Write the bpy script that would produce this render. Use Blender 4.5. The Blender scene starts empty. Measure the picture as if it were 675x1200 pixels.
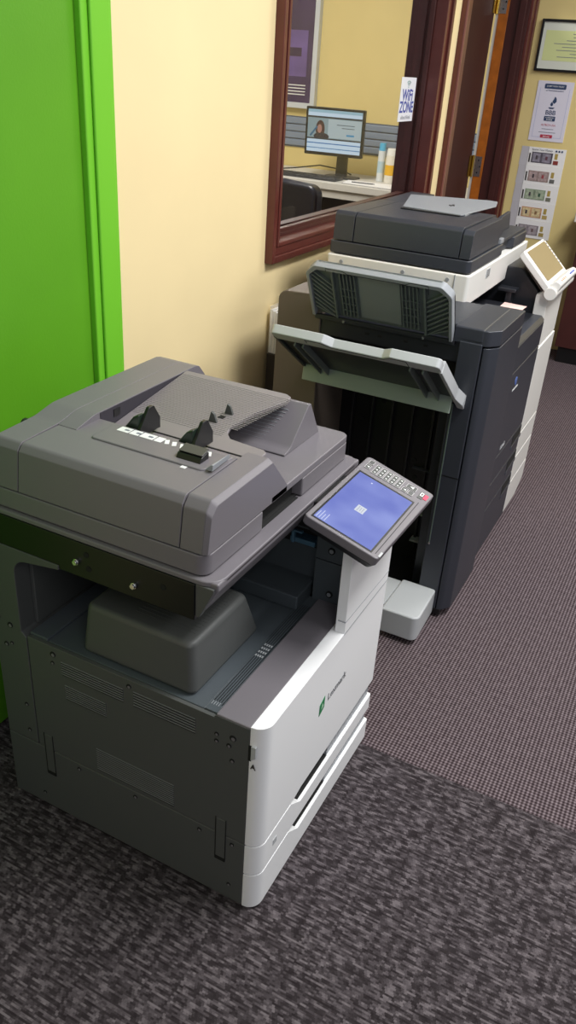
import bpy, bmesh, math, random
from mathutils import Vector, Matrix
random.seed(7)
sc = bpy.context.scene
COL = sc.collection
PI = math.pi

# ------------------------------------------------------------------ materials
def lin(h):
    h = h.lstrip('#'); o = []
    for i in (0, 2, 4):
        c = int(h[i:i+2], 16)/255
        o.append(c/12.92 if c <= .04045 else ((c+.055)/1.055)**2.4)
    return (*o, 1)
MATS = {}
def mat(name, col, rough=.5, metal=0., spec=.5, bump=0., bscale=900., var=0., vscale=8., emit=None, estr=0., coat=0.):
    if name in MATS: return MATS[name]
    m = bpy.data.materials.new(name); m.use_nodes = True
    nt = m.node_tree; b = nt.nodes['Principled BSDF']
    c = lin(col)
    b.inputs['Base Color'].default_value = c
    b.inputs['Roughness'].default_value = rough
    b.inputs['Metallic'].default_value = metal
    b.inputs['Specular IOR Level'].default_value = spec
    b.inputs['Coat Weight'].default_value = coat
    tc = nt.nodes.new('ShaderNodeTexCoord')
    if var > 0:
        n = nt.nodes.new('ShaderNodeTexNoise'); n.inputs['Scale'].default_value = vscale; n.inputs['Detail'].default_value = 4
        nt.links.new(tc.outputs['Object'], n.inputs['Vector'])
        r = nt.nodes.new('ShaderNodeValToRGB')
        r.color_ramp.elements[0].position = .3; r.color_ramp.elements[1].position = .7
        r.color_ramp.elements[0].color = (*[x*(1-var) for x in c[:3]], 1)
        r.color_ramp.elements[1].color = (*[min(1, x*(1+var)) for x in c[:3]], 1)
        nt.links.new(n.outputs['Fac'], r.inputs['Fac']); nt.links.new(r.outputs['Color'], b.inputs['Base Color'])
    if bump > 0:
        n = nt.nodes.new('ShaderNodeTexNoise'); n.inputs['Scale'].default_value = bscale; n.inputs['Detail'].default_value = 2
        nt.links.new(tc.outputs['Object'], n.inputs['Vector'])
        bp = nt.nodes.new('ShaderNodeBump'); bp.inputs['Strength'].default_value = bump; bp.inputs['Distance'].default_value = .001
        nt.links.new(n.outputs['Fac'], bp.inputs['Height']); nt.links.new(bp.outputs['Normal'], b.inputs['Normal'])
    if emit:
        b.inputs['Emission Color'].default_value = lin(emit); b.inputs['Emission Strength'].default_value = estr
    MATS[name] = m; return m

CREAM = mat('cream_paint', '#f4dfac', .6, bump=.15, bscale=260, var=.03, vscale=3)
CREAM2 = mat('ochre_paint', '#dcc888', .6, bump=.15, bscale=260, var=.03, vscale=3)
GREEN = mat('green_door_paint', '#5fa420', .38, bump=.2, bscale=180, var=.04, vscale=5)
GREENT = mat('green_trim_lit_paint', '#75c730', .38, bump=.1, bscale=120)  # brighter green carries the light reflected by the trim face
MAHOG = mat('mahogany_paint', '#5b2a24', .32, var=.12, vscale=14)
MAHOGD = mat('mahogany_dark', '#45201d', .42, var=.1, vscale=10)
MAHOGL = mat('mahogany_light', '#7a4a3e', .4, var=.1, vscale=10)
ORANGEW = mat('varnished_oak', '#b4641c', .4, var=.18, vscale=22)
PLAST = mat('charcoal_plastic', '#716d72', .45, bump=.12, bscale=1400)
PLASTD = mat('charcoal_plastic_shaded', '#4f5150', .48, bump=.12, bscale=1400)  # charcoal plastic darkened for the shaded side; also used for small dark parts
PLASTT = mat('charcoal_plastic_cool_lit', '#4b5257', .42, bump=.12, bscale=1400)  # same plastic inside the gap, cool light put into its colour
BLK = mat('black_plastic', '#131314', .35)
BLKG = mat('black_gloss_steel', '#0f1110', .38, spec=.4)
GAP = mat('shadow_gap_black', '#0a0a0a', .8)
WHT = mat('white_plastic', '#f1f2f3', .35, bump=.06, bscale=1400)
WHTK = mat('warm_white_plastic', '#e2e0db', .38, bump=.06, bscale=1400)
NAVY = mat('blue_black_plastic', '#32353d', .38, bump=.12, bscale=1400)
NAVYD = mat('blue_black_dark_plastic', '#1f2127', .42, bump=.1, bscale=1400)
GRYM = mat('mid_grey_plastic', '#8d9196', .42, bump=.1, bscale=1200)
GRYL = mat('light_grey_plastic', '#b3b6b8', .42, bump=.08, bscale=1200)
GRYG = mat('grey_green_plastic', '#626a67', .42, bump=.08, bscale=1200)
TAUPE = mat('wall_lit_plastic', '#5d534a', .5, bump=.08, bscale=1200)  # warm light from the wall put into the plastic's colour
STEEL = mat('screw_steel', '#c9cbcc', .25, metal=1.)
BRASS = mat('hinge_brass', '#c2a24c', .3, metal=1.)
PAPER = mat('white_paper', '#f2f1f0', .6)
PAPERB = mat('lilac_white_paper', '#dcd9e6', .5)
INKN = mat('navy_ink', '#2b3f63', .6)
INKR = mat('red_ink', '#b03048', .6)
INKG = mat('grey_ink', '#7d808c', .6)
INKB = mat('blue_violet_ink', '#3c4aa0', .6)
INKK = mat('dark_ink', '#3a3634', .6)
PRINTW = mat('white_print', '#e9ebea', .5)

def carpet_material():
    m = bpy.data.materials.new('two_tone_carpet'); m.use_nodes = True
    nt = m.node_tree; b = nt.nodes['Principled BSDF']; N = nt.nodes.new; L = nt.links.new
    b.inputs['Roughness'].default_value = .95; b.inputs['Specular IOR Level'].default_value = .1
    tc = N('ShaderNodeTexCoord'); sep = N('ShaderNodeSeparateXYZ'); L(tc.outputs['Object'], sep.inputs[0])
    def math_(op, a, b_=None):
        n = N('ShaderNodeMath'); n.operation = op
        for i, v in enumerate((a, b_)):
            if v is None: continue
            if isinstance(v, (int, float)): n.inputs[i].default_value = v
            else: L(v, n.inputs[i])
        return n.outputs[0]
    def mapping(sx, sy):
        n = N('ShaderNodeMapping'); n.inputs['Scale'].default_value = (sx, sy, 1); L(tc.outputs['Object'], n.inputs['Vector']); return n.outputs[0]
    def ramp(f, *st):
        r = N('ShaderNodeValToRGB'); e = r.color_ramp.elements
        e[0].position, e[0].color = st[0][0], lin(st[0][1]); e[1].position, e[1].color = st[-1][0], lin(st[-1][1])
        for p, c in st[1:-1]:
            k = e.new(p); k.color = lin(c)
        L(f, r.inputs['Fac']); return r.outputs['Color']
    # streaked tile (near): stitches in short steps, so the streaks have jagged ends
    row = math_('FLOOR', math_('DIVIDE', sep.outputs[1], .0042))
    shift = math_('MULTIPLY', math_('FRACT', math_('MULTIPLY', row, .37)), .006)
    sx_ = math_('MULTIPLY', math_('FLOOR', math_('DIVIDE', math_('ADD', sep.outputs[0], shift), .006)), .006)
    sy_ = math_('MULTIPLY', row, .0042)
    cmb = N('ShaderNodeCombineXYZ'); L(sx_, cmb.inputs[0]); L(sy_, cmb.inputs[1])
    def smap(sx, sy):
        n = N('ShaderNodeMapping'); n.inputs['Scale'].default_value = (sx, sy, 1); L(cmb.outputs[0], n.inputs['Vector']); return n.outputs[0]
    n1 = N('ShaderNodeTexNoise'); n1.inputs['Scale'].default_value = 1; n1.inputs['Detail'].default_value = 2.5; L(smap(38, 130), n1.inputs['Vector'])
    n2 = N('ShaderNodeTexNoise'); n2.inputs['Scale'].default_value = 1; n2.inputs['Detail'].default_value = 1; L(smap(120, 12), n2.inputs['Vector'])
    n3 = N('ShaderNodeTexNoise'); n3.inputs['Scale'].default_value = 1; n3.inputs['Detail'].default_value = 2; L(mapping(420, 420), n3.inputs['Vector'])
    s = math_('ADD', math_('MULTIPLY', n1.outputs['Fac'], .74), math_('MULTIPLY', n2.outputs['Fac'], .26))
    s = math_('ADD', s, math_('MULTIPLY', math_('SUBTRACT', n3.outputs['Fac'], .5), .10))
    cA = ramp(s, (.36, '#272224'), (.46, '#322d2f'), (.53, '#494346'), (.63, '#696265'))
    # woven tile (far): little loops in rows
    px, py = .0100, .0094
    fx = math_('SINE', math_('MULTIPLY', sep.outputs[0], 2*PI/px)); fy = math_('SINE', math_('MULTIPLY', sep.outputs[1], 2*PI/py))
    d = math_('ADD', math_('MULTIPLY', math_('ADD', fx, .55), .30), math_('MULTIPLY', fy, .26))
    n4 = N('ShaderNodeTexNoise'); n4.inputs['Scale'].default_value = 1; n4.inputs['Detail'].default_value = 2; L(mapping(60, 60), n4.inputs['Vector'])
    d = math_('ADD', d, math_('MULTIPLY', math_('SUBTRACT', n4.outputs['Fac'], .5), .55))
    d = math_('ADD', math_('MULTIPLY', d, .8), .40)
    cB = ramp(d, (.10, '#251d1f'), (.42, '#493f42'), (.68, '#62565a'), (.95, '#82777b'))
    mix = N('ShaderNodeMix'); mix.data_type = 'RGBA'
    L(math_('GREATER_THAN', sep.outputs[1], 1.527), mix.inputs['Factor']); L(cA, mix.inputs['A']); L(cB, mix.inputs['B'])
    L(mix.outputs['Result'], b.inputs['Base Color'])
    h = N('ShaderNodeMix'); L(math_('GREATER_THAN', sep.outputs[1], 1.527), h.inputs['Factor']); L(s, h.inputs['A']); L(d, h.inputs['B'])
    bp = N('ShaderNodeBump'); bp.inputs['Strength'].default_value = .5; bp.inputs['Distance'].default_value = .004
    L(h.outputs['Result'], bp.inputs['Height']); L(bp.outputs['Normal'], b.inputs['Normal'])
    return m
CARPET = carpet_material()

def glass_material():
    m = bpy.data.materials.new('window_glass'); m.use_nodes = True
    nt = m.node_tree; b = nt.nodes['Principled BSDF']
    b.inputs['Base Color'].default_value = (1, 1, 1, 1); b.inputs['Roughness'].default_value = .01
    b.inputs['Transmission Weight'].default_value = 1; b.inputs['IOR'].default_value = 1.12
    return m
GLASS = glass_material()

def screen_material(name, a, b_, strength, nscale=9):
    m = bpy.data.materials.new(name); m.use_nodes = True
    nt = m.node_tree; p = nt.nodes['Principled BSDF']
    p.inputs['Base Color'].default_value = (.02, .02, .03, 1); p.inputs['Roughness'].default_value = .12
    tc = nt.nodes.new('ShaderNodeTexCoord'); n = nt.nodes.new('ShaderNodeTexNoise'); n.inputs['Scale'].default_value = nscale
    nt.links.new(tc.outputs['Object'], n.inputs['Vector'])
    r = nt.nodes.new('ShaderNodeValToRGB'); r.color_ramp.elements[0].position = .35; r.color_ramp.elements[1].position = .7
    r.color_ramp.elements[0].color = lin(a); r.color_ramp.elements[1].color = lin(b_)
    nt.links.new(n.outputs['Fac'], r.inputs['Fac']); nt.links.new(r.outputs['Color'], p.inputs['Emission Color'])
    p.inputs['Emission Strength'].default_value = strength
    return m
def glow(name, col, s=1.):
    return mat(name, '#0a0a0a', .15, emit=col, estr=s)

# ------------------------------------------------------------------ mesh helpers
def nb(): return bmesh.new()
def box(bm, x0, x1, y0, y1, z0, z1, M=None):
    vs = [Vector((x, y, z)) for x in (x0, x1) for y in (y0, y1) for z in (z0, z1)]
    if M: vs = [M @ v for v in vs]
    v = [bm.verts.new(p) for p in vs]
    for f in ((0, 1, 3, 2), (4, 6, 7, 5), (0, 4, 5, 1), (2, 3, 7, 6), (0, 2, 6, 4), (1, 5, 7, 3)):
        bm.faces.new([v[i] for i in f])
    return bm
def B(x0, x1, y0, y1, z0, z1, M=None): return box(nb(), x0, x1, y0, y1, z0, z1, M)
def ax3(axis, a, p):
    if axis == 'x': return Vector((a, p[0], p[1]))
    if axis == 'y': return Vector((p[0], a, p[1]))
    return Vector((p[0], p[1], a))
def prism(bm, pts, axis, a0, a1, M=None, pts2=None):
    """extrude the polygon pts along axis from a0 to a1 (pts2: other end's polygon)"""
    pts2 = pts2 or pts
    A = [ax3(axis, a0, p) for p in pts]; Bv = [ax3(axis, a1, p) for p in pts2]
    if M: A = [M @ v for v in A]; Bv = [M @ v for v in Bv]
    A = [bm.verts.new(v) for v in A]; Bv = [bm.verts.new(v) for v in Bv]; n = len(A)
    bm.faces.new(A); bm.faces.new(Bv[::-1])
    for i in range(n):
        bm.faces.new((A[i], Bv[i], Bv[(i+1) % n], A[(i+1) % n]))
    bmesh.ops.recalc_face_normals(bm, faces=bm.faces[:])
    return bm
def P(pts, axis, a0, a1, M=None, pts2=None): return prism(nb(), pts, axis, a0, a1, M, pts2)
def fil(pts, radii, seg=6):
    """round the corners of a polygon"""
    out = []; n = len(pts)
    if not isinstance(radii, (list, tuple)): radii = [radii]*n
    for i in range(n):
        p = Vector(pts[i]); a = Vector(pts[i-1])-p; b = Vector(pts[(i+1) % n])-p; r = radii[i]
        if r <= 0: out.append(tuple(p)); continue
        ang = a.angle(b); t = min(r/math.tan(ang/2), a.length*.48, b.length*.48)
        r = t*math.tan(ang/2)
        c = p+(a.normalized()+b.normalized()).normalized()*(r/math.sin(ang/2))
        s = p+a.normalized()*t-c; e = p+b.normalized()*t-c
        a0 = math.atan2(s.y, s.x); a1 = math.atan2(e.y, e.x); d = (a1-a0+PI) % (2*PI)-PI
        for k in range(seg+1):
            th = a0+d*k/seg; out.append((c.x+r*math.cos(th), c.y+r*math.sin(th)))
    return out
def rect(x0, x1, y0, y1, r=0, seg=5):
    pts = [(x0, y0), (x1, y0), (x1, y1), (x0, y1)]
    return fil(pts, r, seg) if r else pts
def cyl(bm, c, axis, r, h, seg=20, r2=None):
    """cylinder centred at c along axis vector"""
    M = Matrix.Translation(c) @ Vector(axis).to_track_quat('Z', 'Y').to_matrix().to_4x4()
    bmesh.ops.create_cone(bm, cap_ends=True, segments=seg, radius1=r, radius2=r if r2 is None else r2, depth=h, matrix=M)
    return bm
def CY(c, axis, r, h, seg=20, r2=None): return cyl(nb(), c, axis, r, h, seg, r2)
def tube(bm, pts, r, seg=8):
    pts = [Vector(p) for p in pts]; rings = []
    for i, p in enumerate(pts):
        t = (pts[min(i+1, len(pts)-1)]-pts[max(i-1, 0)]).normalized()
        u = t.orthogonal().normalized() if i == 0 else (u-t*u.dot(t)).normalized()
        w = t.cross(u); rings.append([bm.verts.new(p+(u*math.cos(2*PI*k/seg)+w*math.sin(2*PI*k/seg))*r) for k in range(seg)])
    for a, b in zip(rings, rings[1:]):
        for k in range(seg): bm.faces.new((a[k], a[(k+1) % seg], b[(k+1) % seg], b[k]))
    bm.faces.new(rings[0][::-1]); bm.faces.new(rings[-1])
    bmesh.ops.recalc_face_normals(bm, faces=bm.faces[:]); return bm
def quad_slab(bm, q, t):
    """thick plate under four (or more) 3D points"""
    q = [Vector(p) for p in q]; n = (q[1]-q[0]).cross(q[2]-q[0]).normalized()
    A = [bm.verts.new(p) for p in q]; Bv = [bm.verts.new(p-n*t) for p in q]; k = len(q)
    bm.faces.new(A); bm.faces.new(Bv[::-1])
    for i in range(k): bm.faces.new((A[i], Bv[i], Bv[(i+1) % k], A[(i+1) % k]))
    bmesh.ops.recalc_face_normals(bm, faces=bm.faces[:]); return bm

# ------------------------------------------------------------------ objects
ORG = {}
def mesh_from(bm, name, m, org, bevel=0., seg=3, smooth=True, ang=35):
    bmesh.ops.recalc_face_normals(bm, faces=bm.faces[:])
    bmesh.ops.translate(bm, verts=bm.verts[:], vec=-Vector(org))
    me = bpy.data.meshes.new(name); bm.to_mesh(me); bm.free(); me.materials.append(m)
    if smooth:
        for p in me.polygons: p.use_smooth = True
        me.set_sharp_from_angle(angle=math.radians(ang))
    o = bpy.data.objects.new(name, me); COL.objects.link(o)
    if bevel > 0:
        md = o.modifiers.new('bevel', 'BEVEL'); md.width = bevel; md.segments = seg; md.limit_method = 'ANGLE'
        md.angle_limit = math.radians(32); md.harden_normals = True
    return o
def thing(name, label, cat, loc, group=None):
    o = bpy.data.objects.new(name, None); COL.objects.link(o); o.location = loc; o.empty_display_size = .05
    o['label'] = label; o['category'] = cat
    if group: o['group'] = group
    ORG[o.name] = Vector(loc); return o
def part(name, bm, m, parent, bevel=0., label=None, **k):
    org = ORG[parent.name]
    o = mesh_from(bm, name, m, org, bevel, **k); o.parent = parent; ORG[o.name] = org
    if label: o['label'] = label
    return o
def solo(name, bm, m, label, cat, bevel=0., group=None, **k):
    xs = [v.co for v in bm.verts]
    lo = Vector([min(v[i] for v in xs) for i in range(3)]); hi = Vector([max(v[i] for v in xs) for i in range(3)])
    org = Vector(((lo.x+hi.x)/2, (lo.y+hi.y)/2, lo.z))
    o = mesh_from(bm, name, m, org, bevel, **k); o.location = org; ORG[o.name] = org
    o['label'] = label; o['category'] = cat
    if group: o['group'] = group
    return o
def struct(name, bm, m, parent=None, bevel=0., **k):
    if parent: return part(name, bm, m, parent, bevel, **k)
    o = mesh_from(bm, name, m, Vector((0, 0, 0)), bevel, **k); o['kind'] = 'structure'; ORG[o.name] = Vector((0, 0, 0)); return o
def text_bm(s, size, M, depth=.0004, sx=1., align='CENTER', bold=0.):
    cu = bpy.data.curves.new('t', 'FONT'); cu.body = s; cu.size = size; cu.extrude = depth; cu.align_x = align; cu.align_y = 'CENTER'; cu.offset = bold
    o = bpy.data.objects.new('t', cu); COL.objects.link(o)
    bpy.context.view_layer.update()
    me = bpy.data.meshes.new_from_object(o.evaluated_get(bpy.context.evaluated_depsgraph_get()))
    bm = nb(); bm.from_mesh(me); bpy.data.objects.remove(o); bpy.data.meshes.remove(me); bpy.data.curves.remove(cu)
    bmesh.ops.transform(bm, matrix=M @ Matrix.Diagonal((sx, 1, 1, 1)), verts=bm.verts[:]); return bm
def frame(o, ex, ey):
    ex = Vector(ex).normalized(); ey = Vector(ey).normalized(); ez = ex.cross(ey)
    return Matrix(((ex.x, ey.x, ez.x, o[0]), (ex.y, ey.y, ez.y, o[1]), (ex.z, ey.z, ez.z, o[2]), (0, 0, 0, 1)))
def FX(x, y, z): return frame((x, y, z), (0, 1, 0), (0, 0, 1))      # reads on a face turned to +x
def FN(x, y, z): return frame((x, y, z), (1, 0, 0), (0, 0, 1))      # reads on a face turned to -y

# =================================================================== ROOM
XW = -1.30
struct('floor', B(XW-.10, 3.2, -2.2, 5.52, -.06, 0), CARPET)
wb = nb()
T0, T1 = XW-.14, XW
for a in ((-2.2, .55, 0, 2.75), (.55, 1.545, 2.07, 2.75), (1.545, 2.445, 0, 2.75), (2.445, 3.885, 0, 1.015), (2.445, 3.885, 2.26, 2.75),
          (3.885, 4.19, 0, 2.75), (4.19, 5.43, 2.09, 2.75), (5.43, 5.66, 0, 2.75)):
    box(wb, T0, T1, *a)
struct('wall_left', wb, CREAM, smooth=False)
struct('wall_far', B(XW, 3.2, 5.5, 5.64, 0, 2.75), CREAM2, smooth=False)
struct('floor_office', B(-4.4, XW-.1005, 1.9, 6.75, -.06, 0), mat('office_carpet', '#5b5355', .95, var=.25, vscale=90))
struct('wall_back', B(-4.4, -1.46, 6.6, 6.74, 0, 2.75), CREAM2, smooth=False)
struct('wall_office', B(-4.54, -4.4, 1.9, 6.74, 0, 2.75), CREAM2, smooth=False)

# green door and its casing
d1 = struct('door_1', B(XW-.06, XW-.004, .552, 1.5325, .012, 2.058), GREEN, bevel=.002)
t1 = nb()
prism(t1, [(1.533, 0), (1.636, 0), (1.636, 2.16), (.45, 2.16), (.45, 0), (.55, 0), (.55, 2.06), (1.533, 2.06)], 'x', XW-.03, XW+.012)
prism(t1, [(1.555, 0), (1.620, 0), (1.620, 2.144), (.466, 2.144), (.466, 0), (.528, 0), (.528, 2.082), (1.555, 2.082)], 'x', XW+.0115, XW+.020)
struct('trim_1', t1, GREENT, bevel=.004)

# window to the office
def ring(bm, y0, y1, z0, z1, wl, wr, wb_, wt, x0, x1):
    box(bm, x0, x1, y0, y0+wl, z0, z1); box(bm, x0, x1, y1-wr, y1, z0, z1)
    box(bm, x0, x1, y0+wl, y1-wr, z0, z0+wb_); box(bm, x0, x1, y0+wl, y1-wr, z1-wt, z1)
w1 = nb()
ring(w1, 2.397, 3.957, .970, 2.33, .022, .028, .022, .022, XW-.001, XW+.030)
ring(w1, 2.419, 3.929, .992, 2.308, .020, .034, .026, .026, XW-.001, XW+.020)
ring(w1, 2.439, 3.895, 1.018, 2.282, .014, .023, .014, .02, XW-.03, XW+.024)
win = struct('window_1', w1, MAHOG, bevel=.003)
j = nb()
ring(j, 2.446, 3.884, 1.016, 2.259, .010, .014, .026, .014, XW-.139, XW-.030)
ring(j, 2.456, 3.870, 1.042, 2.245, .010, .010, .014, .01, XW-.052, XW-.030)
ring(j, 2.456, 3.870, 1.042, 2.245, .010, .010, .014, .01, XW-.105, XW-.068)
struct('window_jamb', j, MAHOGD, win, bevel=.002)
struct('pane', B(XW-.0625, XW-.0575, 2.466, 3.860, 1.050, 2.238), GLASS, win)

# second door: casing, jamb, open leaf, hinges
d2 = nb()
box(d2, XW-.001, XW+.026, 4.13, 4.165, 0, 2.2); box(d2, XW-.001, XW+.018, 4.165, 4.235, 0, 2.2)
box(d2, XW-.001, XW+.026, 5.455, 5.497, 0, 2.2); box(d2, XW-.001, XW+.018, 5.395, 5.455, 0, 2.2)
box(d2, XW-.001, XW+.022, 4.235, 5.395, 2.07, 2.2)
tr2 = struct('trim_2', d2, MAHOG, bevel=.004)
tb = nb(); prism(tb, [(XW+.0255, 4.134), (XW+.0255, 4.158), (XW+.030, 4.150), (XW+.030, 4.138)], 'z', 0, 2.2)
struct('casing_bead', tb, MAHOGL, tr2)
jb = nb()
box(jb, XW-.139, XW-.001, 4.192, 4.235, 0, 2.088); box(jb, XW-.118, XW-.001, 5.395, 5.428, 0, 2.088)
box(jb, XW-.139, XW-.001, 4.235, 5.395, 2.06, 2.088)
box(jb, XW-.055, XW-.018, 5.378, 5.395, 0, 2.06)
struct('door_jamb', jb, MAHOGD, tr2, bevel=.002)
struct('hinge_jamb', B(XW-.175, XW-.1185, 5.395, 5.428, 0, 2.06), ORANGEW, tr2, bevel=.002)
struct('hinge_strip', B(XW-.192, XW-.1755, 5.400, 5.428, 0, 2.06), mat('jamb_white', '#d8d3cc', .4), tr2)
hx, hy, ha = XW-.196, 5.380, math.radians(3.2)
DM = Matrix.Translation((hx, hy, 0)) @ Matrix.Rotation(-ha, 4, 'Z')
leaf = struct('door_2', B(-.045, 0, -1.08, 0, .012, 2.04, DM), mat('door_maroon', '#3f1d18', .55, var=.08, vscale=6), bevel=.002)
for hz in (1.06, 1.93, .35):
    h = nb(); box(h, XW-.1955, XW-.192, 5.34, 5.392, hz-.06, hz+.06); cyl(h, (XW-.184, 5.388, hz), (0, 0, 1), .008, .125, 12)
    hg = struct('hinge', h, BRASS, tr2)
    h = nb(); box(h, XW-.172, XW-.132, 5.3925, 5.3955, hz-.058, hz+.058)
    struct('hinge_plate', h, STEEL, tr2)
    h = nb()
    for dx, dz in ((.02, .035), (.032, 0), (.02, -.035)): cyl(h, (XW-.172+dx, 5.392, hz+dz), (0, 1, 0), .0045, .002, 10)
    struct('hinge_screw', h, GAP, tr2)

# =================================================================== PRINTER in front
L = thing('multifunction_printer', 'charcoal and white multifunction printer with tilted touchscreen, standing by the green door', 'printer', (-.80, 1.26, 0))
YN, XS, XF, YE = .964, -.505, -.473, 1.552
part('chassis', B(-1.115, -.508, .968, 1.545, .018, .488), GAP, L)
for x in (-1.05, -.58):
    for y in (1.02, 1.49): part('foot', CY((x, y, .009), (0, 0, 1), .022, .018), BLK, L)
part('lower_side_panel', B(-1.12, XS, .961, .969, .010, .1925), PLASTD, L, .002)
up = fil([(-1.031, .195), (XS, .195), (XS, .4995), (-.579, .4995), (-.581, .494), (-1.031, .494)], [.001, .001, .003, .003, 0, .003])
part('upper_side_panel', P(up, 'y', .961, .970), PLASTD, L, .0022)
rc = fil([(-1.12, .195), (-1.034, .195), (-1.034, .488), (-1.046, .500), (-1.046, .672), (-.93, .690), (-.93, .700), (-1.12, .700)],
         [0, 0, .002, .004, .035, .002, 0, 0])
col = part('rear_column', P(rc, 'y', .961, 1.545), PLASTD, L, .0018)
part('recess_wall', B(-1.046, -1.036, 1.0, 1.45, .5, .695), PLASTD, L, .002)
# screws, holes, vents on the side facing the camera
for x, z, r in ((-1.075, .505, .0068), (-1.105, .515, .004), (-1.092, .45, .0058), (-1.076, .458, .0042), (-1.055, .30, .005), (-1.055, .226, .005), (-.965, .475, .0068), (-.968, .452, .0045),
             (-.775, .478, .0055), (-.575, .456, .0045), (-.575, .439, .0045), (-.540, .462, .0068), (-.548, .440, .005), (-.540, .405, .005), (-.533, .178, .0045), (-.61, .176, .005), (-.77, .178, .005),
             (-.92, .178, .005), (-.537, .055, .0045), (-1.03, .045, .0045)):
    s = part('screw', CY((x, .9606, z), (0, 1, 0), r, .002, 16), GAP, L)
    part('screw_head', CY((x+r*.15, .9600, z-r*.15), (0, 1, 0), r*.6, .002, 12), PLAST, s)
def vent(x0, x1, z0, z1, n):
    b = nb()
    for i in range(n):
        z = z0+(z1-z0)*i/(n-1); box(b, x0, x1, .9598, .962, z-.0008, z+.0008)
    part('vent', b, mat('vent_edge_grey', '#77797a', .5), L)
    b = nb()
    for i in range(n):
        z = z0+(z1-z0)*i/(n-1)-.0022; box(b, x0, x1, .9603, .962, z-.0013, z+.0013)
    part('vent_slot', b, BLK, L)
vent(-.945, -.79, .434, .464, 6); vent(-.940, -.835, .372, .405, 7); vent(-.765, -.622, .436, .469, 6); vent(-.868, -.672, .209, .266, 11)
for x in (-1.002, -.560):
    s = part('latch', B(x-.011, x+.011, .9602, .963, .125, .235), PLASTD, L, .001)
    b = nb(); box(b, x-.0125, x-.011, .9598, .963, .118, .238); box(b, x+.011, x+.0125, .9598, .963, .118, .238); box(b, x-.012, x+.012, .9598, .963, .116, .125)
    part('latch_slot', b, GAP, s)
# paper output deck
part('output_tray', B(-1.031, -.6085, .972, 1.50, .470, .4935), PLASTT, L, .002)
part('tray_rail', B(-1.031, -.985, .970, 1.42, .485, .4995), PLASTT, L, .002)
part('vent_strip', B(-.607, -.580, .970, 1.40, .475, .4975), PLASTT, L, .001)
b = nb()
for x in (-.603, -.598, -.593, -.588, -.583): box(b, x-.0007, x+.0007, .99, 1.36, .497, .4980)
part('strip_groove', b, BLK, L)
b = nb()
for k in range(4):
    for y0 in (1.150, 1.163, 1.176, 1.189): box(b, -.6035+.005*k, -.6012+.005*k, y0, y0+.006, .4976, .4984)
part('strip_slot', b, GRYL, L)
b = nb()
for k in range(4): box(b, -.6035+.005*k, -.6022+.005*k, .985, .995, .4976, .4984)
part('strip_slot', b, GRYM, L)
part('front_deck', B(-.578, XS, .962, 1.43, .472, .5035), PLAST, L, .003)
# rounded hump of the tray
hb = nb(); lo = rect(-.910, -.640, .984, 1.238, .016); hi = rect(-.897, -.648, .990, 1.190, .018)
prism(hb, lo, 'z', .493, .610, None, hi)
hump = part('tray_hump', hb, PLASTD, L, .012, seg=5)
b = nb()
for k in range(17):
    y = 1.035+k*.0098; box(b, -.80+k*.001, -.664, y-.012, y-.0102, .6096, .6106)
part('hump_rib', b, PLASTD, hump)
# inside the gap: paper exit
part('exit_wall', B(-1.036, -.594, 1.425, 1.54, .488, .70), PLASTT, L, .002)
part('exit_slot', B(-.93, -.60, 1.4235, 1.43, .61, .655), GAP, L)
part('exit_guide', B(-.78, -.602, 1.408, 1.425, .66, .668), PLASTT, L, .001)
b = nb(); box(b, -.66, -.60, 1.395, 1.425, .628, .640); box(b, -.655, -.648, 1.390, 1.40, .628, .66); box(b, -.66, -.63, 1.390, 1.40, .655, .66)
part('exit_lever', b, mat('blue_lever_plastic', '#4e7188', .35), L, .0015)
part('paper_stop', B(-.785, -.603, 1.335, 1.425, .4935, .530), PLASTT, L, .004)
part('paper_stop_floor', B(-.775, -.613, 1.345, 1.425, .5285, .5305), PLASTT, L)
blk = part('corner_post', B(-.594, -.497, 1.392, 1.545, .495, .606), PLASTT, L, .002)
part('corner_cover', B(-.594, -.497, 1.392, 1.545, .608, .70), PLASTT, L, .002)
for x, z in ((-.556, .636), (-.552, .525)):
    s = part('post_screw', CY((x, 1.391, z), (0, 1, 0), .008, .004, 18), GAP, L)
    part('post_screw_head', CY((x, 1.390, z), (0, 1, 0), .005, .004, 12), GRYM, s)
part('post_socket', B(-.522, -.508, 1.389, 1.394, .505, .525), GAP, L)
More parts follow.
